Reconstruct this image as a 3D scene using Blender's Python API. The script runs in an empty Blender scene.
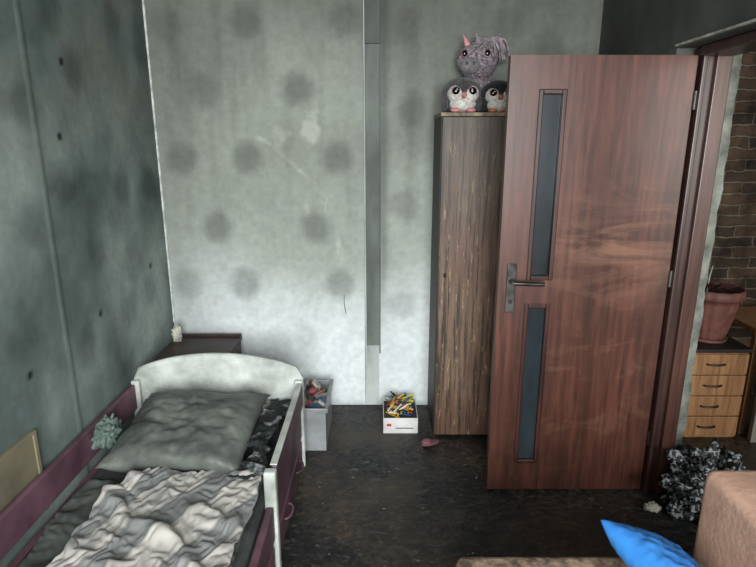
import bpy, bmesh, math, random
from mathutils import Vector, noise, Matrix
random.seed(4)
sc=bpy.context.scene
sc.view_settings.view_transform='Standard'
sc.view_settings.look='None'

def lin(c):
    r=[]
    for v in c:
        v=v/255.0
        r.append(v/12.92 if v<=0.04045 else ((v+0.055)/1.055)**2.4)
    return tuple(r)
def rgba(c): return (*lin(c),1)

# ---------------- materials
def mat_noise(name,c1,c2,scale=6,rough=.6,bump=.1,stretch=(1,1,1),detail=8,lo=.35,hi=.65,c3=None,metal=0,bscale=None,spec=.5,sheen=0,alt=None):
    m=bpy.data.materials.new(name); m.use_nodes=True
    nt=m.node_tree; N=nt.nodes; L=nt.links
    b=N['Principled BSDF']; b.inputs['Roughness'].default_value=rough; b.inputs['Metallic'].default_value=metal
    b.inputs['Specular IOR Level'].default_value=spec
    if sheen: b.inputs['Sheen Weight'].default_value=sheen
    tc=N.new('ShaderNodeTexCoord'); mp=N.new('ShaderNodeMapping'); mp.inputs['Scale'].default_value=stretch
    L.new(tc.outputs['Object'],mp.inputs['Vector'])
    n=N.new('ShaderNodeTexNoise'); n.inputs['Scale'].default_value=scale; n.inputs['Detail'].default_value=detail; n.inputs['Roughness'].default_value=.6
    L.new(mp.outputs[0],n.inputs['Vector'])
    r=N.new('ShaderNodeValToRGB'); r.color_ramp.elements[0].position=lo; r.color_ramp.elements[0].color=rgba(c1)
    r.color_ramp.elements[1].position=hi; r.color_ramp.elements[1].color=rgba(c2)
    if c3:
        e=r.color_ramp.elements.new((lo+hi)/2); e.color=rgba(c3)
    L.new(n.outputs['Fac'],r.inputs['Fac'])
    col=r.outputs['Color']
    if alt:  # (colour, scale, lo, hi)
        n2=N.new('ShaderNodeTexNoise'); n2.inputs['Scale'].default_value=alt[1]; n2.inputs['Detail'].default_value=6
        mp2=N.new('ShaderNodeMapping'); mp2.inputs['Scale'].default_value=alt[4] if len(alt)>4 else (1,1,1); mp2.inputs['Location'].default_value=(3.1,1.7,5.2)
        L.new(tc.outputs['Object'],mp2.inputs['Vector']); L.new(mp2.outputs[0],n2.inputs['Vector'])
        mr=N.new('ShaderNodeMapRange'); mr.inputs['From Min'].default_value=alt[2]; mr.inputs['From Max'].default_value=alt[3]
        L.new(n2.outputs['Fac'],mr.inputs['Value'])
        mx=N.new('ShaderNodeMix'); mx.data_type='RGBA'; mx.inputs[7].default_value=rgba(alt[0])
        L.new(mr.outputs[0],mx.inputs[0]); L.new(col,mx.inputs[6]); col=mx.outputs[2]
    L.new(col,b.inputs['Base Color'])
    if bump:
        bp=N.new('ShaderNodeBump'); bp.inputs['Strength'].default_value=bump; bp.inputs['Distance'].default_value=.02
        if bscale:
            n3=N.new('ShaderNodeTexNoise'); n3.inputs['Scale'].default_value=bscale; n3.inputs['Detail'].default_value=6; L.new(mp.outputs[0],n3.inputs['Vector']); L.new(n3.outputs['Fac'],bp.inputs['Height'])
        else: L.new(n.outputs['Fac'],bp.inputs['Height'])
        L.new(bp.outputs[0],b.inputs['Normal'])
    return m

def mat_vc(name,rough=.75,fine=30,amt=.12,bump=.05):
    m=bpy.data.materials.new(name); m.use_nodes=True
    nt=m.node_tree; N=nt.nodes; L=nt.links; b=N['Principled BSDF']; b.inputs['Roughness'].default_value=rough
    b.inputs['Specular IOR Level'].default_value=.3
    a=N.new('ShaderNodeAttribute'); a.attribute_name='Soot'
    tc=N.new('ShaderNodeTexCoord')
    n=N.new('ShaderNodeTexNoise'); n.inputs['Scale'].default_value=fine; n.inputs['Detail'].default_value=8
    L.new(tc.outputs['Object'],n.inputs['Vector'])
    mr=N.new('ShaderNodeMapRange'); mr.inputs['From Min'].default_value=.3; mr.inputs['From Max'].default_value=.7
    mr.inputs['To Min'].default_value=1-amt; mr.inputs['To Max'].default_value=1+amt*.5
    L.new(n.outputs['Fac'],mr.inputs['Value'])
    v=N.new('ShaderNodeVectorMath'); v.operation='SCALE'
    L.new(a.outputs['Color'],v.inputs[0]); L.new(mr.outputs[0],v.inputs['Scale'])
    L.new(v.outputs[0],b.inputs['Base Color'])
    bp=N.new('ShaderNodeBump'); bp.inputs['Strength'].default_value=bump; bp.inputs['Distance'].default_value=.01
    L.new(n.outputs['Fac'],bp.inputs['Height']); L.new(bp.outputs[0],b.inputs['Normal'])
    return m

# ---------------- mesh helpers
def empty(name):
    e=bpy.data.objects.new(name,None); e.empty_display_size=.1; sc.collection.objects.link(e); return e
def link(name,me,mat=None,parent=None,smooth=False):
    o=bpy.data.objects.new(name,me); sc.collection.objects.link(o)
    if mat: me.materials.append(mat)
    if smooth:
        for p in me.polygons: p.use_smooth=True
    if parent: o.parent=parent
    return o
def from_bm(name,bm,mat,parent=None,smooth=False):
    bmesh.ops.recalc_face_normals(bm,faces=bm.faces)
    me=bpy.data.meshes.new(name); bm.to_mesh(me); bm.free()
    return link(name,me,mat,parent,smooth)
def bevel(o,w,seg=2):
    m=o.modifiers.new('bevel','BEVEL'); m.width=w; m.segments=seg; m.limit_method='ANGLE'; return o
def box(name,x0,x1,y0,y1,z0,z1,mat,parent=None,bv=0.003):
    bm=bmesh.new()
    bmesh.ops.create_cube(bm,size=1)
    for v in bm.verts:
        v.co=Vector(((x0+x1)/2+v.co.x*(x1-x0),(y0+y1)/2+v.co.y*(y1-y0),(z0+z1)/2+v.co.z*(z1-z0)))
    o=from_bm(name,bm,mat,parent)
    if bv: bevel(o,bv)
    return o
def prism_xz(name,pts,y0,y1,mat,parent=None,bv=.004):
    bm=bmesh.new()
    f=[bm.verts.new((x,y0,z)) for x,z in pts]; g=[bm.verts.new((x,y1,z)) for x,z in pts]
    bm.faces.new(f); bm.faces.new(g[::-1]); n=len(pts)
    for i in range(n): bm.faces.new((f[i],g[i],g[(i+1)%n],f[(i+1)%n]))
    o=from_bm(name,bm,mat,parent)
    if bv: bevel(o,bv)
    return o
def ellip(name,c,s,mat,parent=None,rot=None,disp=0,seg=28):
    bm=bmesh.new(); bmesh.ops.create_uvsphere(bm,u_segments=seg,v_segments=seg//2+4,radius=1)
    for v in bm.verts:
        k=1+disp*noise.noise(v.co*4+Vector(c)*7)
        p=Vector((v.co.x*s[0]*k,v.co.y*s[1]*k,v.co.z*s[2]*k))
        if rot: p=rot@p
        v.co=p+Vector(c)
    return from_bm(name,bm,mat,parent,True)
def cyl(name,p0,p1,r0,r1,mat,parent=None,seg=16):
    p0=Vector(p0);p1=Vector(p1);d=p1-p0;q=d.to_track_quat('Z','Y').to_matrix()
    bm=bmesh.new(); a=[];b=[]
    for i in range(seg):
        t=2*math.pi*i/seg; v=Vector((math.cos(t),math.sin(t),0))
        a.append(bm.verts.new(p0+q@(v*r0))); b.append(bm.verts.new(p1+q@(v*r1)))
    for i in range(seg): bm.faces.new((a[i],a[(i+1)%seg],b[(i+1)%seg],b[i]))
    bm.faces.new(a[::-1]); bm.faces.new(b)
    return from_bm(name,bm,mat,parent)
def lathe(name,prof,c,mat,parent=None,seg=40,flute=0):
    bm=bmesh.new(); rings=[]
    for r,z in prof:
        ring=[]
        for i in range(seg):
            t=2*math.pi*i/seg; rr=r*(1+ (flute*math.cos(t*16)))
            ring.append(bm.verts.new((c[0]+rr*math.cos(t),c[1]+rr*math.sin(t),c[2]+z)))
        rings.append(ring)
    for a,b in zip(rings,rings[1:]):
        for i in range(seg): bm.faces.new((a[i],a[(i+1)%seg],b[(i+1)%seg],b[i]))
    bm.faces.new(rings[0][::-1]); bm.faces.new(rings[-1])
    return from_bm(name,bm,mat,parent,True)
def tube(name,pts,r,mat,parent=None):
    cu=bpy.data.curves.new(name,'CURVE'); cu.dimensions='3D'; cu.bevel_depth=r; cu.bevel_resolution=3
    s=cu.splines.new('NURBS'); s.points.add(len(pts)-1)
    for p,q in zip(s.points,pts): p.co=(*q,1)
    s.use_endpoint_u=True; s.order_u=3
    o=bpy.data.objects.new(name,cu); sc.collection.objects.link(o); cu.materials.append(mat)
    if parent:o.parent=parent
    return o
def fbm(x,y,z=0,o=4):
    return noise.fractal(Vector((x,y,z)),1.0,2.0,o)
def gridmesh(name,nu,nv,fn,mat,parent=None,colfn=None,smooth=False,uv=False):
    verts=[]
    for j in range(nv+1):
        for i in range(nu+1):
            verts.append(fn(i/nu,j/nv))
    faces=[(j*(nu+1)+i,j*(nu+1)+i+1,(j+1)*(nu+1)+i+1,(j+1)*(nu+1)+i) for j in range(nv) for i in range(nu)]
    me=bpy.data.meshes.new(name); me.from_pydata(verts,[],faces)
    if colfn:
        at=me.color_attributes.new('Soot','FLOAT_COLOR','POINT')
        buf=[]
        for j in range(nv+1):
            for i in range(nu+1):
                c=colfn(i/nu,j/nv); buf+= [c[0],c[1],c[2],1]
        at.data.foreach_set('color',buf)
    if uv:
        ul=me.uv_layers.new(name='UVMap')
        for p in me.polygons:
            for li in p.loop_indices:
                vi=me.loops[li].vertex_index; ul.data[li].uv=((vi%(nu+1))/nu,(vi//(nu+1))/nv)
    return link(name,me,mat,parent,smooth)

def ss(a,b,x):
    t=max(0,min(1,(x-a)/(b-a))); return t*t*(3-2*t)
def mixc(a,b,t): return tuple(a[i]*(1-t)+b[i]*t for i in range(3))

XL,XR,YB,YF,H=-1.23,1.22,3.15,-1.5,2.55
# ---------------- walls
dots_b=[(-.70,2.208,1),(-.174,2.208,.8),(.14,2.19,.5),(.685,2.19,.6),(-.439,1.869,1),(-.949,1.869,.7),(.186,1.766,.9),(.915,2.08,.7),
 (-1.106,1.509,.9),(-.726,1.509,1),(-.229,1.509,.95),(.154,1.248,.7),(-.928,1.121,.95),(-.363,1.121,.9),(-.787,.785,.9),(-1.124,.785,.7),
 (-.225,.785,.9),(.143,.652,.6),(-1.12,2.19,.5),(-.43,.45,.3),(.62,1.1,.5),(-.6,.42,.3),(1.0,1.7,.5)]
scr=[(-.66,1.62),(-.60,1.585),(-.53,1.525),(-.44,1.44),(-.36,1.37),(-.29,1.28),(-.24,1.18),(-.21,1.07),(-.205,.98),(-.22,.90)]
wht=[(-.36,1.67,.06,.09,.3),(-.53,1.62,.04,.05,.15),(-.30,1.24,.012,.09,.3),(-.23,.98,.012,.10,.3),(-.40,1.23,.02,.04,.2),(-1.0,.62,.05,.02,.3),(-.34,1.33,.05,.02,.25)]
C_top=lin((106,110,101)); C_mid=lin((162,169,159)); C_low=lin((232,239,240)); C_drk=lin((50,54,50)); C_w=lin((215,218,206))
def back_col(u,v):
    x=XL+u*(XR-XL); z=v*H
    n=fbm(x*1.1,z*1.1,2.1,3); n2=fbm(x*5,z*3,7.3); n5=fbm(x*9,z*9,1.3,3); n6=fbm(x*14,z*1.2,5.3,3)
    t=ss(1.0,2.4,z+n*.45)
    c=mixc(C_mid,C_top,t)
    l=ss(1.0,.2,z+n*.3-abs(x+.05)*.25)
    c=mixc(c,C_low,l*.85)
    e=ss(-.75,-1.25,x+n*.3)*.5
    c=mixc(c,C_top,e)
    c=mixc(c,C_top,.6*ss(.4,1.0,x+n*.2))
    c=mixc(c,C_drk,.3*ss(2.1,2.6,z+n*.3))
    d=0
    for (dx,dz,s) in dots_b:
        r=math.hypot(x-dx,(z-dz)*.95)+n5*.012
        if r<.17: d=max(d,s*ss(.122,.045,r))
    c=mixc(c,C_drk,d*.45)
    c=mixc(c,C_drk,.5*math.exp(-((x-.03)/.03)**2)*ss(.2,1.2,z))
    c=mixc(c,C_drk,.14*max(0,n6)*ss(.6,1.6,z)*2)
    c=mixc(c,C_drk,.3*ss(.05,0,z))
    for a,b in zip(scr,scr[1:]):
        A=Vector(a);B=Vector(b);P=Vector((x,z));tt=max(0,min(1,(P-A).dot(B-A)/(B-A).length_squared)); dd=(P-A-(B-A)*tt).length
        if dd<.02: c=mixc(c,C_w,max(0,.18+.25*n2)*ss(.014,.002,dd))
    for (wx,wz,wa,wb,wk) in wht:
        q=math.hypot((x-wx)/wa,(z-wz)/wb)+n5*1.3
        if q<1: c=mixc(c,C_w,wk*ss(1,.3,q))
    k=1+.07*n2+.04*n5
    return tuple(max(0.01,i*k) for i in c)
m_wall=mat_vc('sooty_plaster')
gridmesh('wall_back',240,250,lambda u,v:(XL+u*(XR-XL),YB,v*H),m_wall,None,back_col)

dots_l=[(2.355,1.877,.9),(2.168,1.435,1),(2.675,1.387,.8),(2.358,1.105,.8),(2.191,.755,.8),(2.608,.79,.7),(3.0,1.38,.7),(2.86,.82,.6),(2.01,1.72,.7),(2.25,2.077,.8),(2.75,2.15,.6),(1.94,1.3,.8),(1.8,.93,.6),(2.95,1.8,.5),(1.75,1.9,.6),(2.5,.5,.5)]
holes=[(2.2,1.62),(2.33,.86),(1.8,.8),(2.9,.95),(2.28,1.9)]
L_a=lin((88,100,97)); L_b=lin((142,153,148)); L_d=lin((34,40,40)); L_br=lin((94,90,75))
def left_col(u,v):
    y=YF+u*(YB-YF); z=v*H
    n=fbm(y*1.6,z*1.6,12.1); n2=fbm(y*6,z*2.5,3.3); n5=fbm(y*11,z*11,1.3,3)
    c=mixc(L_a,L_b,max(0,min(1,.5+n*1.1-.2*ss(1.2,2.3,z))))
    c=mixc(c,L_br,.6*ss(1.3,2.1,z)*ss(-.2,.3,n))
    d=0
    for (dy,dz,s) in dots_l:
        r=math.hypot(y-dy,z-dz)+n5*.015
        if r<.16: d=max(d,s*ss(.12,.035,r))
    c=mixc(c,L_d,d*.52)
    for (hy,hz) in holes:
        r=math.hypot(y-hy,z-hz)
        if r<.03: c=mixc(c,(.004,.004,.004),ss(.02,.01,r))
    dd=abs(y-2.05)
    if dd<.04:
        c=mixc(c,L_d,.5*math.exp(-((y-2.065)/.009)**2)); c=mixc(c,L_b,.5*math.exp(-((y-2.04)/.009)**2))
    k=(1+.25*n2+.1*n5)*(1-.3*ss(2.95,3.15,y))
    return tuple(max(.006,i*k) for i in c)
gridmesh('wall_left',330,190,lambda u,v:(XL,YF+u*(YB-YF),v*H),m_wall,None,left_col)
box('trim_1',XL+.001,XL+.011,YB-.010,YB-.001,.55,H-.01,mat_noise('corner_bead',(150,156,152),(225,230,225),14,.6,.1),None,0)

m_dark=mat_noise('dark_soot_wall',(50,54,50),(82,84,78),3,.85,.2,alt=((38,38,35),1.2,.4,.7))
m_light=mat_noise('room_paint',(126,128,124),(160,162,156),3,.85,.1)
m_rev=mat_noise('torn_plaster',(76,80,74),(146,150,140),10,.9,.5,detail=8,lo=.35,hi=.7)
m_ceil=mat_noise('soot_ceiling',(80,83,82),(120,122,118),3,.9,.1)
DZ=1.955; DY0,DY1=1.46,2.33; XO=1.43; XW=1.178
wr=empty('wall_right')
box('far_part',XW,XO,DY1,YB+.2,0,H,m_dark,wr,0)
box('near_part',XR,XO,YF,DY0,0,H,m_light,wr,0)
box('header_part',XW,XO,DY0,DY1,DZ,H,m_dark,wr,0)
def crust(u,v):
    x=1.362+u*(XO-1.362+.004); z=v*DZ
    return (x+ (fbm(z*9,u*2)*.008 if u>.6 else 0),DY1-.006-.010*max(0,.5+fbm(x*20,z*10,4,3)),z)
gridmesh('torn_plaster_reveal',10,160,crust,m_rev,wr,smooth=True)
X2=3.4
m_brick=bpy.data.materials.new('sooty_brick'); m_brick.use_nodes=True
nt=m_brick.node_tree;N=nt.nodes;L=nt.links;b=N['Principled BSDF'];b.inputs['Roughness'].default_value=.9
tc=N.new('ShaderNodeTexCoord');mp=N.new('ShaderNodeMapping');mp.inputs['Rotation'].default_value=(math.radians(90),0,0)
L.new(tc.outputs['Object'],mp.inputs['Vector'])
nz=N.new('ShaderNodeTexNoise');nz.inputs['Scale'].default_value=9;nz.inputs['Detail'].default_value=6;L.new(mp.outputs[0],nz.inputs['Vector'])
mxv=N.new('ShaderNodeMix');mxv.data_type='RGBA';mxv.blend_type='LINEAR_LIGHT';mxv.inputs[0].default_value=.022
L.new(mp.outputs[0],mxv.inputs[6]);L.new(nz.outputs['Color'],mxv.inputs[7])
bt=N.new('ShaderNodeTexBrick');bt.inputs['Scale'].default_value=1;bt.inputs['Brick Width'].default_value=.24;bt.inputs['Row Height'].default_value=.065;bt.inputs['Mortar Size'].default_value=.008;bt.inputs['Mortar Smooth'].default_value=.6
bt.inputs['Color1'].default_value=rgba((84,66,52));bt.inputs['Color2'].default_value=rgba((40,34,30));bt.inputs['Mortar'].default_value=rgba((108,100,84))
L.new(mxv.outputs[2],bt.inputs['Vector'])
nz2=N.new('ShaderNodeTexNoise');nz2.inputs['Scale'].default_value=7;nz2.inputs['Detail'].default_value=8;nz2.inputs['Roughness'].default_value=.7;L.new(tc.outputs['Object'],nz2.inputs['Vector'])
mr=N.new('ShaderNodeMapRange');mr.inputs['From Min'].default_value=.35;mr.inputs['From Max'].default_value=.65;mr.inputs['To Min'].default_value=.2;mr.inputs['To Max'].default_value=1.6
L.new(nz2.outputs['Fac'],mr.inputs['Value']);vs=N.new('ShaderNodeVectorMath');vs.operation='SCALE';L.new(bt.outputs['Color'],vs.inputs[0]);L.new(mr.outputs[0],vs.inputs['Scale'])
L.new(vs.outputs[0],b.inputs['Base Color'])
bp=N.new('ShaderNodeBump');bp.inputs['Strength'].default_value=.8;bp.inputs['Distance'].default_value=.02;bp.invert=True
L.new(bt.outputs['Fac'],bp.inputs['Height']);L.new(bp.outputs[0],b.inputs['Normal'])
box('wall_next_room_back',XO,X2,3.3,3.4,0,H,m_brick,None,0)
box('wall_next_room_right',X2,X2+.1,YF,3.4,0,H,m_dark,None,0)
box('wall_next_room_front',XO,X2,YF-.1,YF,0,H,m_dark,None,0)
# floor
m_floor=bpy.data.materials.new('charred_floor'); m_floor.use_nodes=True
nt=m_floor.node_tree;N=nt.nodes;L=nt.links;b=N['Principled BSDF']
tc=N.new('ShaderNodeTexCoord')
def nz_(scale,detail,rough=.6,stretch=(1,1,1),loc=(0,0,0),dist=0):
    mp=N.new('ShaderNodeMapping');mp.inputs['Scale'].default_value=stretch;mp.inputs['Location'].default_value=loc;L.new(tc.outputs['Object'],mp.inputs['Vector'])
    n=N.new('ShaderNodeTexNoise');n.inputs['Scale'].default_value=scale;n.inputs['Detail'].default_value=detail;n.inputs['Roughness'].default_value=rough;n.inputs['Distortion'].default_value=dist;L.new(mp.outputs[0],n.inputs['Vector']);return n
nA=nz_(20,9,.8,(1,1.6,1),dist=.9)
r=N.new('ShaderNodeValToRGB');e=r.color_ramp.elements
e[0].position=.42;e[0].color=rgba((11,12,13));e[1].position=.74;e[1].color=rgba((128,126,120))
x=e.new(.53);x.color=rgba((30,30,31));x=e.new(.60);x.color=rgba((66,64,60))
L.new(nA.outputs['Fac'],r.inputs['Fac'])
nB=nz_(1.7,8,.65)
mr=N.new('ShaderNodeMapRange');mr.inputs['From Min'].default_value=.44;mr.inputs['From Max'].default_value=.60;mr.inputs['To Max'].default_value=.85;L.new(nB.outputs['Fac'],mr.inputs['Value'])
nC=nz_(34,6,.7,(1,1,1),(5,5,0))
r2=N.new('ShaderNodeValToRGB');e=r2.color_ramp.elements;e[0].position=.38;e[0].color=rgba((28,25,21));e[1].position=.66;e[1].color=rgba((102,88,70));L.new(nC.outputs['Fac'],r2.inputs['Fac'])
mx=N.new('ShaderNodeMix');mx.data_type='RGBA';L.new(mr.outputs[0],mx.inputs[0]);L.new(r.outputs['Color'],mx.inputs[6]);L.new(r2.outputs['Color'],mx.inputs[7])
L.new(mx.outputs[2],b.inputs['Base Color'])
rr=N.new('ShaderNodeMapRange');rr.inputs['From Min'].default_value=.35;rr.inputs['From Max'].default_value=.65;rr.inputs['To Min'].default_value=.28;rr.inputs['To Max'].default_value=.7;L.new(nC.outputs['Fac'],rr.inputs['Value']);L.new(rr.outputs[0],b.inputs['Roughness'])
bp=N.new('ShaderNodeBump');bp.inputs['Strength'].default_value=.6;bp.inputs['Distance'].default_value=.012;L.new(nA.outputs['Fac'],bp.inputs['Height']);L.new(bp.outputs[0],b.inputs['Normal'])
box('floor',XL-.15,X2+.1,YF-.1,3.4,-.1,0,m_floor,None,0)
box('ceiling',XL-.15,X2+.1,YF-.1,3.4,H,H+.1,m_ceil,None,0)
wf=empty('wall_front')
WX0,WX1=-.65,1.05
box('left_of_window',XL,WX0,YF-.15,YF,0,H,m_light,wf,0)
box('right_of_window',WX1,XR,YF-.15,YF,0,H,m_light,wf,0)
box('below_window',WX0,WX1,YF-.15,YF,0,.85,m_light,wf,0)
box('above_window',WX0,WX1,YF-.15,YF,2.45,H,m_light,wf,0)
m_pvc=mat_noise('window_pvc',(150,150,148),(190,190,186),5,.4,.0)
wn=empty('window_1')
for nm,a in (('frame_left',(WX0,WX0+.06,.85,2.45)),('frame_right',(WX1-.06,WX1,.85,2.45)),('frame_middle',(.17,.23,.91,2.39)),('frame_bottom',(WX0+.06,WX1-.06,.85,.91)),('frame_top',(WX0+.06,WX1-.06,2.39,2.45))):
    box(nm,a[0],a[1],YF-.1,YF-.04,a[2],a[3],m_pvc,wn)

# vertical cover strip on back wall
m_strip=mat_noise('strip_soot',(76,82,77),(116,123,116),5,.7,.1,(1,1,.25),alt=((50,54,50),3,.45,.72,(1,1,.4)))
m_striplow=mat_noise('strip_pale',(140,146,142),(190,196,192),5,.7,.05,(1,1,.4),alt=((110,116,112),3,.5,.75,(1,1,.4)))
st=empty('pipe_cover_strip')
box('upper_plate',-.072,.012,YB-.024,YB-.003,2.10,H-.01,mat_noise('strip_dark',(54,58,54),(80,84,78),6,.6,.1,(1,1,.3)),st)
box('lower_plate',-.068,.008,YB-.012,YB-.003,.40,2.10,m_strip,st,.001)
box('bottom_plate',-.067,.007,YB-.010,YB-.003,.01,.40,m_striplow,st,.001)
box('left_edge',-.078,-.071,YB-.018,YB-.003,.02,H-.01,mat_noise('strip_edge',(130,138,132),(186,192,186),9,.6,.1,(1,1,.3)),st,.001)
box('right_edge',.009,.016,YB-.020,YB-.003,.35,2.10,m_strip,st,.001)
for z in (1.93,1.6,1.2): box('clip_%d'%(z*10),-.035,-.025,YB-.018,YB-.012,z,z+.03,m_strip,st,.001)
tube('wall_wire',[(-.2,YB-.006,.72),(-.205,YB-.012,.66),(-.19,YB-.01,.6)],.002,m_strip)

# ---------------- door leaf
def add_overlay(m,colr,scale,stretch,lo,hi,loc=(0,0,0),mx_=1,dist=0,detail=8,center=None,cs=(3,1,3),cr=(1.1,.2),cmin=.1):
    nt=m.node_tree;N=nt.nodes;L=nt.links;b=N['Principled BSDF']
    old=b.inputs['Base Color'].links[0].from_socket
    tc=N.new('ShaderNodeTexCoord');mp=N.new('ShaderNodeMapping');mp.inputs['Scale'].default_value=stretch;mp.inputs['Location'].default_value=loc;L.new(tc.outputs['Object'],mp.inputs['Vector'])
    n=N.new('ShaderNodeTexNoise');n.inputs['Scale'].default_value=scale;n.inputs['Detail'].default_value=detail;n.inputs['Roughness'].default_value=.68;n.inputs['Distortion'].default_value=dist;L.new(mp.outputs[0],n.inputs['Vector'])
    mr=N.new('ShaderNodeMapRange');mr.inputs['From Min'].default_value=lo;mr.inputs['From Max'].default_value=hi;mr.inputs['To Max'].default_value=mx_;L.new(n.outputs['Fac'],mr.inputs['Value'])
    fac=mr.outputs[0]
    if center:
        sx=N.new('ShaderNodeVectorMath');sx.operation='SUBTRACT';sx.inputs[1].default_value=center;L.new(tc.outputs['Object'],sx.inputs[0])
        mu=N.new('ShaderNodeVectorMath');mu.operation='MULTIPLY';mu.inputs[1].default_value=cs;L.new(sx.outputs[0],mu.inputs[0])
        le=N.new('ShaderNodeVectorMath');le.operation='LENGTH';L.new(mu.outputs[0],le.inputs[0])
        m2=N.new('ShaderNodeMapRange');m2.inputs['From Min'].default_value=cr[0];m2.inputs['From Max'].default_value=cr[1];m2.inputs['To Min'].default_value=cmin;L.new(le.outputs['Value'],m2.inputs['Value'])
        mm=N.new('ShaderNodeMath');mm.operation='MULTIPLY';L.new(fac,mm.inputs[0]);L.new(m2.outputs[0],mm.inputs[1]);fac=mm.outputs[0]
    mx=N.new('ShaderNodeMix');mx.data_type='RGBA';mx.inputs[7].default_value=rgba(colr);L.new(fac,mx.inputs[0]);L.new(old,mx.inputs[6]);L.new(mx.outputs[2],b.inputs['Base Color'])
def wood(name,cd,cm,cl,rough=.38,lo=.33,hi=.7,gs=5):
    m=bpy.data.materials.new(name);m.use_nodes=True
    nt=m.node_tree;N=nt.nodes;L=nt.links;b=N['Principled BSDF'];b.inputs['Roughness'].default_value=rough
    tc=N.new('ShaderNodeTexCoord');mp=N.new('ShaderNodeMapping');mp.inputs['Scale'].default_value=(9,9,.55)
    L.new(tc.outputs['Object'],mp.inputs['Vector'])
    n=N.new('ShaderNodeTexNoise');n.inputs['Scale'].default_value=gs;n.inputs['Detail'].default_value=10;n.inputs['Roughness'].default_value=.62;n.inputs['Distortion'].default_value=.3
    L.new(mp.outputs[0],n.inputs['Vector'])
    r=N.new('ShaderNodeValToRGB');e=r.color_ramp.elements;e[0].position=lo;e[0].color=rgba(cd);e[1].position=hi;e[1].color=rgba(cl);x=e.new(.5);x.color=rgba(cm)
    L.new(n.outputs['Fac'],r.inputs['Fac']);L.new(r.outputs['Color'],b.inputs['Base Color'])
    bp=N.new('ShaderNodeBump');bp.inputs['Strength'].default_value=.08;bp.inputs['Distance'].default_value=.004;L.new(n.outputs['Fac'],bp.inputs['Height']);L.new(bp.outputs[0],b.inputs['Normal'])
    return m
m_door=wood('door_veneer',(56,31,24),(78,45,35),(98,59,46),.4)
add_overlay(m_door,(44,27,21),1.6,(4,4,.5),.48,.7,(4,2,7),.8)
add_overlay(m_door,(40,26,22),2.4,(1,1,.8),.50,.72,(1,2,3),.6)
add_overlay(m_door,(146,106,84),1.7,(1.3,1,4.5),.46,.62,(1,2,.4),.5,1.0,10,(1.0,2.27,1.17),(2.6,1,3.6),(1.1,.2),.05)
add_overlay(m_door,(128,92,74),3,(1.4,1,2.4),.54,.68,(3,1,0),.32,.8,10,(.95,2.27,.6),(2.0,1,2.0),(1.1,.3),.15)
m_frame=wood('frame_veneer',(36,22,20),(52,33,29),(66,42,36))
m_glass=mat_noise('sooty_glass',(24,30,34),(46,54,58),3,.2,.02,(2,2,.6))
m_metal=mat_noise('handle_metal',(40,40,39),(92,92,89),10,.4,.05,metal=.8)
dr=empty('door_1')
dx0,dx1,dy0,dy1,dz0,dz1=.512,1.235,2.27,2.31,.012,1.922
gx0,gx1=.636,.735
slots=[(1.035,1.79),(.158,.915)]
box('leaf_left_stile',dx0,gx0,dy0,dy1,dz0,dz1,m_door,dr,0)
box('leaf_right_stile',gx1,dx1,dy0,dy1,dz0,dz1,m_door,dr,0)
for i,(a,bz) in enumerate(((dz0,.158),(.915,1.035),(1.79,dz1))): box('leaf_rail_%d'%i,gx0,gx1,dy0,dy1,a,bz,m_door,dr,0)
m_bead=wood('bead_veneer',(36,20,16),(52,30,24),(76,44,36))
for i,(a,bz) in enumerate(slots):
    box('glass_%d'%i,gx0+.002,gx1-.002,dy0+.014,dy0+.022,a+.002,bz-.002,m_glass,dr,0)
    w=.012
    box('bead_l%d'%i,gx0-.006,gx0+w,dy0-.007,dy0+.012,a-.008,bz+.008,m_bead,dr,.004)
    box('bead_r%d'%i,gx1-w,gx1+.006,dy0-.007,dy0+.012,a-.008,bz+.008,m_bead,dr,.004)
    box('bead_b%d'%i,gx0+w,gx1-w,dy0-.007,dy0+.012,a-.008,a+w,m_bead,dr,.004)
    box('bead_t%d'%i,gx0+w,gx1-w,dy0-.007,dy0+.012,bz-w,bz+.008,m_bead,dr,.004)
box('handle_plate',.546,.586,dy0-.006,dy0,.885,1.1,m_metal,dr,.005)
cyl('handle_neck',(.566,dy0,1.025),(.566,dy0-.05,1.025),.011,.010,m_metal,dr)
tube('handle_lever',[(.566,dy0-.048,1.025),(.60,dy0-.055,1.027),(.65,dy0-.052,1.022),(.695,dy0-.05,1.022)],.009,m_metal,dr)
cyl('lock_cylinder',(.566,dy0-.004,.935),(.566,dy0-.014,.935),.009,.009,mat_noise('keyhole',(10,10,10),(30,30,30),20,.4,0),dr)
for z in (1.72,1.0,.25): cyl('hinge_%d'%(z*100),(dx1+.006,dy0-.004,z),(dx1+.006,dy0-.004,z+.07),.007,.007,m_metal,dr)
fr=empty('door_frame')
FX=1.262
box('far_jamb',FX,1.36,2.27,2.325,0,1.94,m_frame,fr,.004)
box('far_architrave',1.244,1.262,2.245,2.325,0,1.95,m_frame,fr,.004)
box('far_rebate',1.30,1.36,2.252,2.27,0,1.93,wood('frame_light',(48,30,25),(66,41,34),(84,55,46)),fr,.004)
box('near_jamb',1.225,1.36,DY0+.004,DY0+.03,0,1.94,m_frame,fr,.004)
box('head_jamb',1.225,1.36,DY0+.03,2.245,1.915,1.95,m_frame,fr,.004)
m_pale=mat_noise('pale_plaster_edge',(110,112,102),(176,178,164),12,.8,.3)
box('trim_2',XW-.012,XW-.001,DY0-.04,2.33,DZ+.004,DZ+.014,m_pale,None,.003)

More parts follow.
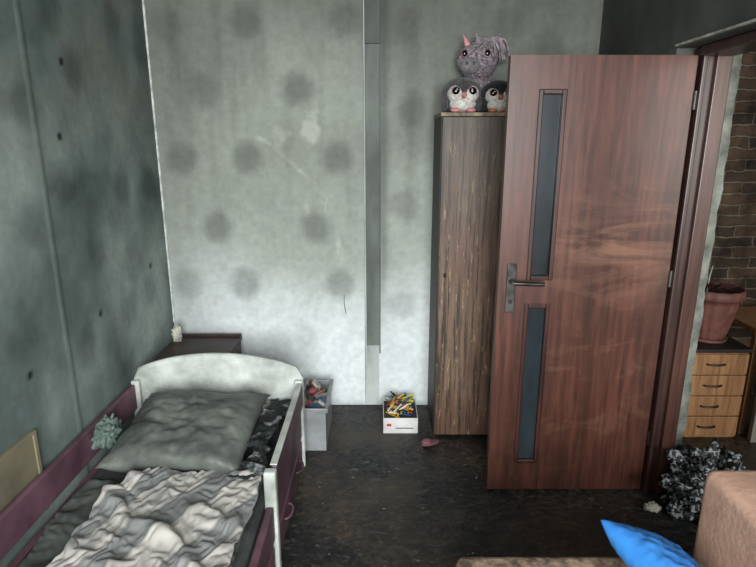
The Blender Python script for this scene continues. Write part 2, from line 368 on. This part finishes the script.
# ---------------- cabinet
m_cab=wood('cabinet_sooty_veneer',(92,74,58),(116,97,78),(136,116,94),.55,gs=3)
add_overlay(m_cab,(90,58,44),1.3,(1.2,1.2,.7),.40,.58,(0,0,2),.8)
add_overlay(m_cab,(44,35,27),2.0,(26,26,1.0),.50,.58,(1,0,0),.85)
add_overlay(m_cab,(38,26,17),1.7,(50,50,1.6),.55,.59,(0,0,0),.9)
add_overlay(m_cab,(176,156,112),2.4,(34,34,2.6),.60,.63,(3,1,2),.9)
nt=m_cab.node_tree;N=nt.nodes;L=nt.links;b=N['Principled BSDF'];old=b.inputs['Base Color'].links[0].from_socket
tc=N.new('ShaderNodeTexCoord');sz=N.new('ShaderNodeSeparateXYZ');L.new(tc.outputs['Object'],sz.inputs[0])
mpn=N.new('ShaderNodeMapping');mpn.inputs['Scale'].default_value=(5,5,1);L.new(tc.outputs['Object'],mpn.inputs['Vector'])
nn=N.new('ShaderNodeTexNoise');nn.inputs['Scale'].default_value=6;L.new(mpn.outputs[0],nn.inputs['Vector'])
ad=N.new('ShaderNodeMath');ad.operation='MULTIPLY_ADD';ad.inputs[1].default_value=.7;L.new(nn.outputs['Fac'],ad.inputs[0]);L.new(sz.outputs['Z'],ad.inputs[2])
mr=N.new('ShaderNodeMapRange');mr.inputs['From Min'].default_value=1.4;mr.inputs['From Max'].default_value=2.05;mr.inputs['To Max'].default_value=.8;L.new(ad.outputs[0],mr.inputs['Value'])
mx=N.new('ShaderNodeMix');mx.data_type='RGBA';mx.inputs[7].default_value=rgba((54,49,42));L.new(mr.outputs[0],mx.inputs[0]);L.new(old,mx.inputs[6]);L.new(mx.outputs[2],b.inputs['Base Color'])
m_cabd=mat_noise('cabinet_side',(24,22,19),(46,40,34),4,.6,.1,(1,1,.3))
cb=empty('tall_cabinet')
cx0,cx1,cy0,cy1,cz=.308,.75,2.765,3.13,1.735
box('left_side',cx0,cx0+.018,cy0+.018,cy1,0,cz-.018,m_cabd,cb,.001)
box('right_side',cx1-.018,cx1,cy0+.018,cy1,0,cz-.018,m_cabd,cb,.001)
box('top_board',cx0-.004,cx1+.004,cy0-.004,cy1,cz-.018,cz,mat_noise('cab_top',(60,50,40),(150,132,100),18,.6,.1),cb,.002)
box('plinth',cx0+.018,cx1-.018,cy0+.03,cy0+.045,0,.03,m_cabd,cb,.001)
box('cabinet_door',cx0+.004,cx1-.004,cy0,cy0+.017,.012,cz-.02,m_cab,cb,.003)
box('back_panel',cx0+.018,cx1-.018,cy1-.006,cy1,0,cz-.018,m_cabd,cb,0)
ellip('knob',(.345,cy0-.01,.93),(.009,.01,.012),m_cabd,cb)

# ---------------- plush toys
m_fw=mat_noise('plush_white',(160,156,148),(215,212,205),60,.95,.5,sheen=.3)
m_fb=mat_noise('plush_black',(12,12,14),(34,34,38),60,.95,.5,sheen=.1)
m_fg=mat_noise('plush_grey',(88,84,84),(128,122,122),60,.95,.5,sheen=.2)
m_fg2=mat_noise('plush_darkgrey',(36,35,37),(74,70,72),60,.95,.5,sheen=.2)
m_eye=mat_noise('plush_eye',(4,4,5),(10,10,12),5,.08,0)
m_iris=mat_noise('plush_iris',(110,66,70),(150,100,100),40,.3,0)
m_pink=mat_noise('plush_pink',(176,110,116),(214,150,150),30,.7,.2)
def penguin(name,x,y,z,r,mh,mb,beak):
    p=empty(name)
    ellip('body',(x,y+.01,z+r*.52),(r*.92,r*.8,r*.51),mb,p,disp=.03)
    ellip('belly',(x,y-r*.28,z+r*.46),(r*.7,r*.6,r*.42),m_fw,p)
    ellip('head',(x,y,z+r*1.05),(r,r*.86,r*.75),mh,p,disp=.04)
    for s in (-1,1):
        ellip('face_%d'%s,(x+s*r*.36,y-r*.42,z+r*.95),(r*.46,r*.5,r*.46),m_fw,p)
        ellip('iris_%d'%s,(x+s*r*.42,y-r*.80,z+r*1.05),(r*.23,r*.14,r*.23),m_iris,p)
        ellip('eye_%d'%s,(x+s*r*.42,y-r*.86,z+r*1.05),(r*.19,r*.11,r*.19),m_eye,p)
        ellip('eye_glint_%d'%s,(x+s*r*.38,y-r*.965,z+r*1.12),(r*.04,r*.02,r*.04),m_fw,p)
        ellip('wing_%d'%s,(x+s*r*.9,y-r*.1,z+r*.5),(r*.16,r*.4,r*.4),mh,p)
        ellip('foot_%d'%s,(x+s*r*.4,y-r*.66,z+r*.13),(r*.27,r*.25,r*.12),beak,p)
    cyl('beak',(x,y-r*.85,z+r*.85),(x,y-r*1.16,z+r*.78),r*.15,r*.03,beak,p)
    return p
penguin('penguin_plush_toy',.415,2.87,cz,.094,m_fg2,m_fg2,m_pink)
penguin('penguin_plush_toy',.594,2.87,cz,.086,m_fb,m_fb,mat_noise('beak_o',(150,90,60),(190,120,80),20,.7,.1))
m_uni=mat_noise('sequin_fur',(90,80,86),(156,144,150),80,.55,.9,lo=.4,hi=.6,alt=((210,196,200),90,.6,.66))
m_mane=mat_noise('mane_fur',(100,90,96),(166,154,158),40,.8,.3)
un=empty('unicorn_plush_toy')
ux,uy=.53,3.04
ellip('body',(ux,uy+.01,cz+.115),(.10,.062,.112),m_uni,un,disp=.08)
ellip('head',(ux-.02,uy-.03,cz+.265),(.106,.064,.09),m_uni,un,disp=.08)
ellip('muzzle',(ux-.065,uy-.085,cz+.235),(.052,.034,.04),m_fg,un)
for s in (-1,1): ellip('nostril_%d'%s,(ux-.07+s*.016,uy-.119,cz+.24),(.005,.003,.007),m_eye,un)
for s,dx in ((-1,-.095),(1,.018)):
    ellip('eye_w_%d'%s,(ux+dx,uy-.074-.010*(s>0),cz+.292),(.017,.010,.019),m_iris,un); ellip('eye_%d'%s,(ux+dx,uy-.081-.010*(s>0),cz+.292),(.013,.008,.015),m_eye,un)
for k in range(5):
    t=k/5; cyl('horn_%d'%k,(ux-.070-.030*t,uy-.03,cz+.33+.06*t),(ux-.070-.030*(t+.2),uy-.03,cz+.33+.06*(t+.2)),.018*(1-t)+.002,.018*(1-t)-.003,m_pink,un)
for dx,tx in ((-.02,-.03),(.055,.09)): cyl('ear_%d'%(dx*1000),(ux+dx,uy-.02,cz+.325),(ux+tx,uy-.02,cz+.395),.022,.003,m_uni,un)
for i in range(90):
    x0=ux+random.uniform(-.04,.05); z0=cz+.335; dx=random.uniform(.03,.12)*(1 if x0>ux-.01 else .4)
    yy=uy-.03+random.uniform(-.03,.02)
    tube('mane_%d'%i,[(x0,yy,z0),(x0+dx*.35,yy-.01,z0+random.uniform(.02,.05)),(x0+dx*.8,yy-.01,z0+.02),(min(x0+dx,.66),yy-.01,z0-.03-random.uniform(0,.05)*(1 if x0>ux else 0))],.0035,m_mane if i%3 else m_fg,un)

# ---------------- bed
m_bw=mat_noise('bed_white_sooty',(140,146,140),(214,220,212),5,.55,.05,alt=((84,88,84),3.5,.54,.85))
m_bp=mat_noise('bed_plum',(76,50,62),(112,80,92),5,.5,.05,alt=((44,36,40),3,.5,.8))
m_matt=mat_noise('dark_sheet',(30,34,34),(66,72,70),6,.9,.3)
bd=empty('child_bed')
bx0,bx1=-1.205,-.368; by=2.50; by0=.55
cxm=(bx0+bx1)/2; hw=(bx1-bx0)/2
def archz(s):
    k=abs(s); zz=.60-.085*k**2.2
    if k>.93: zz-=.05*((k-.93)/.07)**2
    return zz
pts=[(bx0,.06)]+[(cxm+s*hw,archz(s)) for s in [-1+2*i/28 for i in range(29)]]+[(bx1,.06)]
prism_xz('headboard',pts,by,by+.022,m_bw,bd,.006)
bandp=[(cxm+s*hw*.99,archz(s)-.004) for s in [-1+2*i/24 for i in range(25)]]+[(cxm+s*hw*.99,archz(s)-.03) for s in [1-2*i/24 for i in range(25)]]
prism_xz('headboard_rim',bandp,by-.006,by,m_bw,bd,.002)
for nm,x in (('post_left',bx0),('post_right',bx1-.04)):
    box(nm,x,x+.04,by-.03,by-.0065,0,.47,m_bw,bd,.006)
ftpts=[(bx0,.06)]+[(cxm+s*hw,.45-.05*abs(s)**2.2) for s in [-1+2*i/16 for i in range(17)]]+[(bx1,.06)]
prism_xz('footboard',ftpts,by0-.022,by0,m_bw,bd,.006)
box('guard_left',bx0,bx0+.022,by0,by-.03,.325,.455,m_bp,bd,.006)
box('side_left',bx0+.012,bx0+.04,by0,by-.03,.11,.275,m_bp,bd,.006)
box('guard_right',bx1-.022,bx1,1.775,by-.03,.34,.455,m_bp,bd,.006)
box('guard_right_cap',bx1-.026,bx1-.0,1.775,by-.03,.456,.462,m_bw,bd,.002)
box('guard_end_post',bx1-.045,bx1+.0,1.735,1.773,0,.45,m_bw,bd,.008)
box('side_right',bx1-.04,bx1-.012,by0,by-.03,.17,.31,m_bp,bd,.006)
box('drawer_front',bx1-.034,bx1-.012,1.80,by-.04,.03,.155,m_bp,bd,.006)
box('drawer_front_near',bx1-.034,bx1-.012,by0+.02,1.72,.03,.155,m_bp,bd,.006)
for i,y in enumerate((1.98,2.3)): tube('drawer_pull_%d'%i,[(bx1-.012,y-.05,.11),(bx1+.012,y-.045,.11),(bx1+.012,y+.045,.11),(bx1-.012,y+.05,.11)],.005,m_bp,bd)
box('slats_base',bx0+.04,bx1-.04,by0,by-.03,.15,.18,m_bw,bd,0)
box('mattress',bx0+.045,bx1-.046,by0+.01,by-.035,.18,.30,m_matt,bd,.03)

def pillow(name,w,d,h,loc,rot,mat,parent=None,seed=0,wr=.012):
    n=56
    def pt(u,v,s):
        e=max(0,(1-abs(u)**3)*(1-abs(v)**3))
        t=h*.5*e**.5
        pin=1-.09*(1-abs(u)**2)*abs(v)**3; pin2=1-.09*(1-abs(v)**2)*abs(u)**3
        wq=wr*fbm(u*1.5+seed,v*1.5,seed)+wr*.45*(1-abs(2*((2.2*(u*.5+v)+.9*fbm(u*1.3,v*1.3,seed))%1)-1))**2*e*(s>0)
        wq+=wr*.5*fbm(u*4,v*4,seed+2)*e
        return Vector((u*w*.5*pin2,v*d*.5*pin,s*t+wq))
    bm=bmesh.new(); g={}
    for s in (1,-1):
        for j in range(n+1):
            for i in range(n+1):
                u=-1+2*i/n; v=-1+2*j/n
                if s==-1 and (i in(0,n) or j in(0,n)): g[s,i,j]=g[1,i,j]; continue
                g[s,i,j]=bm.verts.new(rot@pt(u,v,s)+Vector(loc))
        for j in range(n):
            for i in range(n):
                bm.faces.new((g[s,i,j],g[s,i+1,j],g[s,i+1,j+1],g[s,i,j+1])[::s])
    return from_bm(name,bm,mat,parent,True)
m_pil=mat_noise('pillow_sooty',(66,70,66),(108,114,107),6,.5,.25,bscale=12,alt=((56,60,56),2.5,.45,.7))
R=Matrix.Rotation(math.radians(-4),3,'Z')@Matrix.Rotation(math.radians(10),3,'X')
pillow('bed_pillow',.58,.50,.15,(-.80,2.12,.412),R,m_pil,None,3,.024)

def stripes(name,ca,cb_,cc,scale,rot,dirt=(64,66,64)):
    m=bpy.data.materials.new(name);m.use_nodes=True
    nt=m.node_tree;N=nt.nodes;L=nt.links;b=N['Principled BSDF'];b.inputs['Roughness'].default_value=.85;b.inputs['Sheen Weight'].default_value=.1
    tc=N.new('ShaderNodeTexCoord');mp=N.new('ShaderNodeMapping');mp.inputs['Rotation'].default_value=(0,0,rot);L.new(tc.outputs['UV'],mp.inputs['Vector'])
    w=N.new('ShaderNodeTexWave');w.inputs['Scale'].default_value=scale;w.inputs['Distortion'].default_value=.6;w.inputs['Detail Scale'].default_value=1.0;L.new(mp.outputs[0],w.inputs['Vector'])
    r=N.new('ShaderNodeValToRGB');e=r.color_ramp.elements;e[0].position=.2;e[0].color=rgba(ca);e[1].position=.5;e[1].color=rgba(cc);x=e.new(.35);x.color=rgba(cb_)
    L.new(w.outputs['Fac'],r.inputs['Fac'])
    n=N.new('ShaderNodeTexNoise');n.inputs['Scale'].default_value=5;n.inputs['Detail'].default_value=8;L.new(tc.outputs['Object'],n.inputs['Vector'])
    mr=N.new('ShaderNodeMapRange');mr.inputs['From Min'].default_value=.45;mr.inputs['From Max'].default_value=.68;mr.inputs['To Max'].default_value=.75;L.new(n.outputs['Fac'],mr.inputs['Value'])
    mx=N.new('ShaderNodeMix');mx.data_type='RGBA';mx.inputs[7].default_value=rgba(dirt);L.new(mr.outputs[0],mx.inputs[0]);L.new(r.outputs['Color'],mx.inputs[6]);L.new(mx.outputs[2],b.inputs['Base Color'])
    return m
m_str=stripes('striped_cloth',(122,124,122),(100,103,102),(172,168,161),1.1,.9)
m_flo=mat_noise('floral_cloth',(26,32,32),(150,140,146),16,.9,.1,lo=.5,hi=.62,c3=(58,72,66))
m_dkb=mat_noise('dark_blanket',(46,51,49),(92,98,92),5,.9,.2)

def sim_cloth(name,x0,x1,y0,y1,z,fx,fy,nu,nv,seed,mat,frames,ang=.6,wl=.15,amp=.04,cols=(),selfc=True):
    tmp=[]
    for c in cols:
        bm=bmesh.new(); bmesh.ops.create_cube(bm,size=1)
        for v in bm.verts: v.co=Vector(((c[0]+c[1])/2+v.co.x*(c[1]-c[0]),(c[2]+c[3])/2+v.co.y*(c[3]-c[2]),(c[4]+c[5])/2+v.co.z*(c[5]-c[4])))
        bmesh.ops.recalc_face_normals(bm,faces=bm.faces)
        me=bpy.data.meshes.new('tmpcol'); bm.to_mesh(me); bm.free(); o=bpy.data.objects.new('tmpcol',me); sc.collection.objects.link(o)
        o.modifiers.new('c','COLLISION'); o.collision.thickness_outer=.006; o.collision.cloth_friction=20; tmp.append(o)
    W=x1-x0;D=y1-y0
    def f(u,v):
        x=x0+u*W+.05*fbm(v*2.5,seed,u)*(1-u); y=y0+v*D+.05*fbm(u*2.5,seed+3,v)
        s=(x*math.cos(ang)+y*math.sin(ang))/wl*6.283+2.5*fbm(x*2.5,y*2.5,seed)
        return (x,y,z+amp*(1+math.sin(s))+.03*(1+fbm(x*4,y*4,seed+8)))
    o=gridmesh(name,nu,nv,f,mat,None,smooth=True,uv=True)
    o.shape_key_add(name='Basis'); kb=o.shape_key_add(name='rest')
    k=0
    for j in range(nv+1):
        for i in range(nu+1):
            kb.data[k].co=(x0+(i/nu)*W*fx,y0+(j/nv)*D*fy,z); k+=1
    m=o.modifiers.new('cloth','CLOTH'); s=m.settings
    s.quality=5; s.mass=.25; s.tension_stiffness=12; s.compression_stiffness=12; s.shear_stiffness=5; s.bending_stiffness=.25; s.air_damping=3
    s.tension_damping=15;s.compression_damping=15;s.shear_damping=10
    s.rest_shape_key=kb
    cs=m.collision_settings; cs.use_collision=True; cs.distance_min=.005; cs.use_self_collision=selfc; cs.self_distance_min=.006; cs.collision_quality=2
    m.point_cache.frame_start=1; m.point_cache.frame_end=frames+5
    for fr_ in range(1,frames+1): sc.frame_set(fr_)
    dg=bpy.context.evaluated_depsgraph_get()
    me=bpy.data.meshes.new_from_object(o.evaluated_get(dg))
    bpy.data.objects.remove(o)
    for t in tmp: bpy.data.objects.remove(t)
    sc.frame_set(1)
    n=bpy.data.objects.new(name,me); sc.collection.objects.link(n)
    if not me.materials: me.materials.append(mat)
    for p in me.polygons: p.use_smooth=True
    so=n.modifiers.new('s','SOLIDIFY'); so.thickness=.005; so.offset=0
    su=n.modifiers.new('ss','SUBSURF'); su.levels=2; su.render_levels=2
    return n
sim_cloth('dark_blanket',-1.15,-.45,.75,1.88,.33,1.3,1.2,44,66,31,m_dkb,22,ang=1.2,wl=.22,amp=.02,cols=[(-1.3,-.2,.2,2.6,.1,.308),(-.425,-.2,.2,2.6,.1,.41),(-1.3,-1.17,.2,2.6,.1,.45)],selfc=False)
sim_cloth('striped_blanket',-1.03,-.43,.72,1.88,.375,2.2,1.75,64,96,27,m_str,22,ang=1.0,wl=.17,amp=.03,cols=[(-1.3,-.2,.2,2.6,.1,.35),(-.412,-.2,.2,2.6,.1,.46)],selfc=True)
sim_cloth('floral_duvet',-.57,-.42,1.84,2.46,.34,1.8,1.5,20,60,5,m_flo,20,ang=1.2,wl=.14,amp=.03,cols=[(-1.3,-.2,.2,2.6,.1,.36),(-.405,-.2,.2,2.6,.1,.46)],selfc=False)

m_gc=mat_noise('green_cloth',(60,78,72),(116,134,124),14,.95,.3)
def crumple(name,c,s,mat,seed,ridge=.35,sub=5,flat=True):
    bm=bmesh.new(); bmesh.ops.create_icosphere(bm,subdivisions=sub,radius=1)
    for v in bm.verts:
        p=v.co.copy()
        k=1+ridge*(abs(noise.noise(p*2.2+Vector((seed,0,0))))*1.6-.4)+ridge*.45*abs(noise.noise(p*5+Vector((seed,3,0))))
        q=Vector((p.x*s[0]*k,p.y*s[1]*k,p.z*s[2]*k))
        if flat: q.z=max(q.z,-s[2]*.75)
        v.co=q+Vector(c)
    return from_bm(name,bm,mat,None,True)
crumple('crumpled_cloth',(-1.155,2.11,.395),(.045,.08,.058),m_gc,3,.5)
m_wb=mat_noise('dark_wood',(38,24,21),(72,48,40),6,.5,.1,(1,1,.3))
nb=empty('low_wooden_shelf')
zt=.455
box('top',-1.19,-.81,2.72,3.08,zt,zt+.025,m_wb,nb); box('left_leg',-1.19,-1.165,2.74,3.06,0,zt,m_wb,nb); box('right_leg',-.835,-.81,2.74,3.06,0,zt,m_wb,nb)
box('back_rail',-1.19,-.81,3.07,3.09,zt,zt+.04,m_wb,nb); box('shelf_board',-1.164,-.836,2.74,3.06,.2,.22,m_wb,nb)
m_paper=mat_noise('paper',(150,150,138),(206,204,190),9,.9,.2)
crumple('paper_scrap',(-1.16,3.0,zt+.065),(.025,.02,.055),m_paper,8,.5,4)
pn=empty('wooden_board')
m_bd=mat_noise('board_beige',(92,88,72),(126,119,96),4,.7,.1)
box('panel',XL+.002,XL+.012,.9,1.74,.30,.60,m_bd,pn,.001); box('panel_edge',XL+.002,XL+.018,1.741,1.757,.29,.61,m_bd,pn,.001); box('panel_top',XL+.002,XL+.018,.9,1.741,.601,.612,m_bd,pn,.001)

# ---------------- storage bin
m_bin=mat_noise('bin_grey_plastic',(104,108,108),(156,160,160),4,.35,.03)
bn=empty('storage_bin')
def bin_walls(par,x0,x1,y0,y1,z0,z1,t,mat,tag=''):
    box('bottom'+tag,x0+t,x1-t,y0+t,y1-t,z0,z0+t,mat,par,0)
    box('front'+tag,x0,x1,y0,y0+t,z0,z1,mat,par,.002); box('rear'+tag,x0,x1,y1-t,y1,z0,z1,mat,par,.002)
    box('left'+tag,x0,x0+t,y0+t,y1-t,z0,z1,mat,par,.001); box('right'+tag,x1-t,x1,y0+t,y1-t,z0,z1,mat,par,.001)
bz=.245
bin_walls(bn,-.42,-.275,2.62,2.98,0.0,bz,.006,m_bin)
box('rim_front',-.428,-.266,2.608,2.622,bz-.02,bz+.005,m_bin,bn,.004); box('rim_right',-.276,-.262,2.61,2.99,bz-.02,bz+.005,m_bin,bn,.004)
cols=[(150,60,50),(60,90,130),(200,196,186),(60,60,60),(190,190,180),(170,90,90)]
for i in range(22):
    x=random.uniform(-.395,-.30);y=random.uniform(2.66,2.94);z=bz-.03+random.uniform(0,.03); a=random.uniform(0,3)
    k=cols[i%6]; mt=mat_noise('toy_c%d'%i,tuple(int(c*.6) for c in k),k,20,.5,.1)
    if i%2: ellip('toy_%d'%i,(x,y,z),(.020,.03,.012),mt,bn,Matrix.Rotation(a,3,'Z'),disp=.6,seg=12)
    else: cyl('toy_%d'%i,(x-.02*math.cos(a),y-.03*math.sin(a),z),(x+.02*math.cos(a),y+.03*math.sin(a),z+.02),.011,.009,mt,bn,8)
box('bin_content',-.41,-.285,2.63,2.97,.01,bz-.035,m_paper,bn,0)
# ---------------- white box with markers
m_wbx=mat_noise('white_carton',(176,178,176),(226,226,222),6,.6,.03)
mb=empty('box_of_markers')
bin_walls(mb,.03,.225,2.80,3.06,0,.095,.004,m_wbx)
box('content',.036,.219,2.806,3.054,.006,.075,m_matt,mb,0)
box('red_label',.05,.075,2.7985,2.7998,.045,.06,mat_noise('lred',(170,30,30),(200,50,40),5,.5,0),mb,0)
box('text_line',.10,.20,2.7985,2.7998,.03,.036,mat_noise('ltxt',(60,60,60),(110,110,110),50,.5,0),mb,0)
mk=[(205,170,30),(190,50,40),(50,90,160),(60,120,60),(30,30,30),(210,200,60),(40,50,60),(225,225,215),(215,160,20)]
mm_=[mat_noise('marker_%d'%i,tuple(int(c*.8) for c in k),k,10,.4,0) for i,k in enumerate(mk)]
for i in range(90):
    a=random.uniform(0,math.pi); x=random.uniform(.07,.19); y=random.uniform(2.85,3.02); z=.082+random.uniform(0,.045); l=random.uniform(.025,.045)
    dx,dy=math.cos(a)*l,math.sin(a)*l; dz=random.uniform(-.012,.03)
    cyl('marker_%d'%i,(x-dx,y-dy,z-dz*.3),(x+dx,y+dy,z+dz),.0048,.004,mm_[i%9],mb,8)

sl=empty('pink_slipper')
m_sl=mat_noise('slipper',(86,52,58),(130,84,88),14,.8,.2)
ellip('sole',(.285,2.68,.012),(.055,.024,.012),m_sl,sl,Matrix.Rotation(.4,3,'Z')); ellip('upper',(.265,2.672,.024),(.03,.024,.016),m_sl,sl,Matrix.Rotation(.4,3,'Z'),disp=.2)

# debris
bm=bmesh.new()
for i in range(420):
    x=random.uniform(-.3,1.15); y=random.uniform(1.45,3.1); s=random.choice([.0015,.002,.003,.003,.004,.006,.010])*random.uniform(.6,1)
    if x>.28 and y>2.2 and y<2.35: continue
    if x<0 and y>2.55: continue
    a=random.uniform(0,6.28); n=random.randint(4,6); top=[]
    for k in range(n):
        t=a+6.28*k/n; rr=s*random.uniform(.6,1.3); top.append(bm.verts.new((x+rr*math.cos(t),y+rr*math.sin(t),.002+random.uniform(0,.002))))
    f=bm.faces.new(top)
from_bm('floor_debris',bm,mat_noise('debris',(30,28,26),(140,136,128),3,.8,0))

# ---------------- next-room items
m_beech=wood('beech_drawers',(128,90,60),(164,122,84),(190,148,106),.45)
du=empty('drawer_unit')
ax0,ax1,ay0,ay1,az=1.63,1.985,2.74,3.2,.53
box('carcass',ax0,ax1,ay0+.018,ay1,0,az-.02,m_beech,du,.003)
box('top',ax0-.01,ax1+.01,ay0-.005,ay1,az-.02,az,m_cabd,du,.004)
for i in range(4):
    z0=.02+i*.122; box('drawer_%d'%i,ax0+.004,ax1-.004,ay0,ay0+.017,z0,z0+.114,m_beech,du,.003)
    tube('pull_%d'%i,[(ax0+.13,ay0-.001,z0+.06),(ax0+.135,ay0-.02,z0+.06),(ax0+.22,ay0-.02,z0+.06),(ax0+.225,ay0-.001,z0+.06)],.005,m_metal,du)
m_pot=mat_noise('pot_terracotta',(92,56,50),(138,92,82),8,.6,.1)
fp=empty('flower_pot')
pc=(1.835,2.90,az)
lathe('saucer',[(.07,.002),(.092,.004),(.1,.022),(.094,.022),(.07,.012)],pc,m_pot,fp)
lathe('pot',[(.078,.014),(.086,.03),(.108,.12),(.126,.22),(.130,.245),(.146,.25),(.150,.262),(.147,.3),(.137,.302),(.128,.27)],pc,m_pot,fp,96,.018)
lathe('soil',[(.118,.262),(.118,.272)],pc,m_matt,fp)
tube('stick',[(1.80,2.9,az+.26),(1.795,2.9,az+.36),(1.81,2.9,az+.42)],.004,m_pale,fp)
for i in range(24):
    a=random.uniform(0,6.28); r=random.uniform(.02,.08)
    tube('dry_stem_%d'%i,[(pc[0]+r*.3*math.cos(a),pc[1]+r*.3*math.sin(a),az+.27),(pc[0]+r*math.cos(a),pc[1]+r*math.sin(a),az+.32),(pc[0]+r*1.5*math.cos(a+.5),pc[1]+r*1.5*math.sin(a+.5),az+.33)],.003,m_wb,fp)
box('pale_plank',2.04,2.2,2.70,2.73,0,.60,mat_noise('plank_grey',(130,128,120),(184,180,170),6,.7,.1,(1,1,.3)),None,.003)
dk=empty('side_table'); box('top',2.02,2.5,2.78,3.2,.60,.63,m_beech,dk)
for i,(a,c) in enumerate(((2.03,2.79),(2.45,2.79),(2.03,3.15),(2.45,3.15))): box('leg_%d'%i,a,a+.035,c,c+.035,0,.60,m_beech,dk)
mbag=bpy.data.materials.new('bw_pattern');mbag.use_nodes=True
nt=mbag.node_tree;N=nt.nodes;L=nt.links;b=N['Principled BSDF'];b.inputs['Roughness'].default_value=.6
tc=N.new('ShaderNodeTexCoord');nq=N.new('ShaderNodeTexNoise');nq.inputs['Scale'].default_value=46;nq.inputs['Detail'].default_value=3;nq.inputs['Distortion'].default_value=1.2;L.new(tc.outputs['Object'],nq.inputs['Vector'])
r=N.new('ShaderNodeValToRGB');e=r.color_ramp.elements;e[0].position=.52;e[0].color=rgba((14,16,20));e[1].position=.58;e[1].color=rgba((160,166,172));L.new(nq.outputs['Fac'],r.inputs['Fac']);L.new(r.outputs['Color'],b.inputs['Base Color'])
crumple('patterned_bag',(1.45,2.12,.12),(.165,.12,.155),mbag,14,.6)
crumple('white_cloth_scrap',(1.225,2.13,.016),(.035,.02,.018),m_paper,5,.5,4)

# ---------------- sofa
m_sofa=mat_noise('sofa_peach',(160,124,104),(206,166,144),3.5,.9,.12,alt=((96,80,70),2.6,.5,.75),bscale=60)
m_seat=mat_noise('sofa_seat_fabric',(84,68,54),(156,134,112),26,.95,.3,lo=.4,hi=.6)
sf=empty('sofa')
box('base',.26,1.17,-.6,1.30,.06,.28,m_seat,sf,.02)
def rbox(name,x0,x1,y0,y1,z0,z1,mat,bv,parent):
    o=box(name,x0,x1,y0,y1,z0,z1,mat,parent,bv); o.modifiers['bevel'].segments=5
    for p in o.data.polygons: p.use_smooth=True
    return o
rbox('seat_cushion',.22,.925,-.58,1.345,.285,.45,m_seat,.03,sf)
rbox('back_cushion',.935,1.18,.45,1.40,.285,.695,m_sofa,.03,sf)
rbox('back_cushion_2',.935,1.18,-.58,.44,.285,.695,m_sofa,.03,sf)
for i,(a,c) in enumerate(((.3,-.55),(1.1,-.55),(.3,1.22),(1.1,1.22))): cyl('foot_%d'%i,(a,c,0),(a,c,.062),.02,.025,m_wb,sf)
m_blue=mat_noise('blue_fabric',(24,92,168),(48,130,206),6,.85,.15)
R=Matrix.Rotation(math.radians(14),3,'Z')@Matrix.Rotation(math.radians(30),3,'Y')
pillow('blue_cushion',.25,.29,.10,(.725,1.14,.565),R,m_blue,None,7,.008)

# ---------------- lights
def area(name,loc,target,sx,sy,p,col):
    l=bpy.data.lights.new(name,'AREA');l.shape='RECTANGLE';l.size=sx;l.size_y=sy;l.energy=p;l.color=col
    o=bpy.data.objects.new(name,l);sc.collection.objects.link(o);o.location=loc
    o.rotation_euler=(Vector(target)-Vector(loc)).to_track_quat('-Z','Y').to_euler();return o
area('window_daylight',(.2,YF-.12,1.68),(-.05,1.9,.35),1.6,1.45,255,(.97,.99,1))
area('next_room_daylight',(2.6,-1.2,1.7),(2.0,3,.8),1.2,1.2,85,(1,.98,.94))
w=bpy.data.worlds.new('w');sc.world=w;w.use_nodes=True;w.node_tree.nodes['Background'].inputs[0].default_value=(.75,.85,1,1);w.node_tree.nodes['Background'].inputs[1].default_value=1

cam=bpy.data.cameras.new('camera');co=bpy.data.objects.new('camera',cam);sc.collection.objects.link(co)
cam.sensor_fit='HORIZONTAL';cam.sensor_width=36;cam.lens=36*550/756
co.location=(0,0,1.6);co.rotation_euler=(math.radians(90-14.5),0,0);cam.clip_start=.05
sc.camera=co
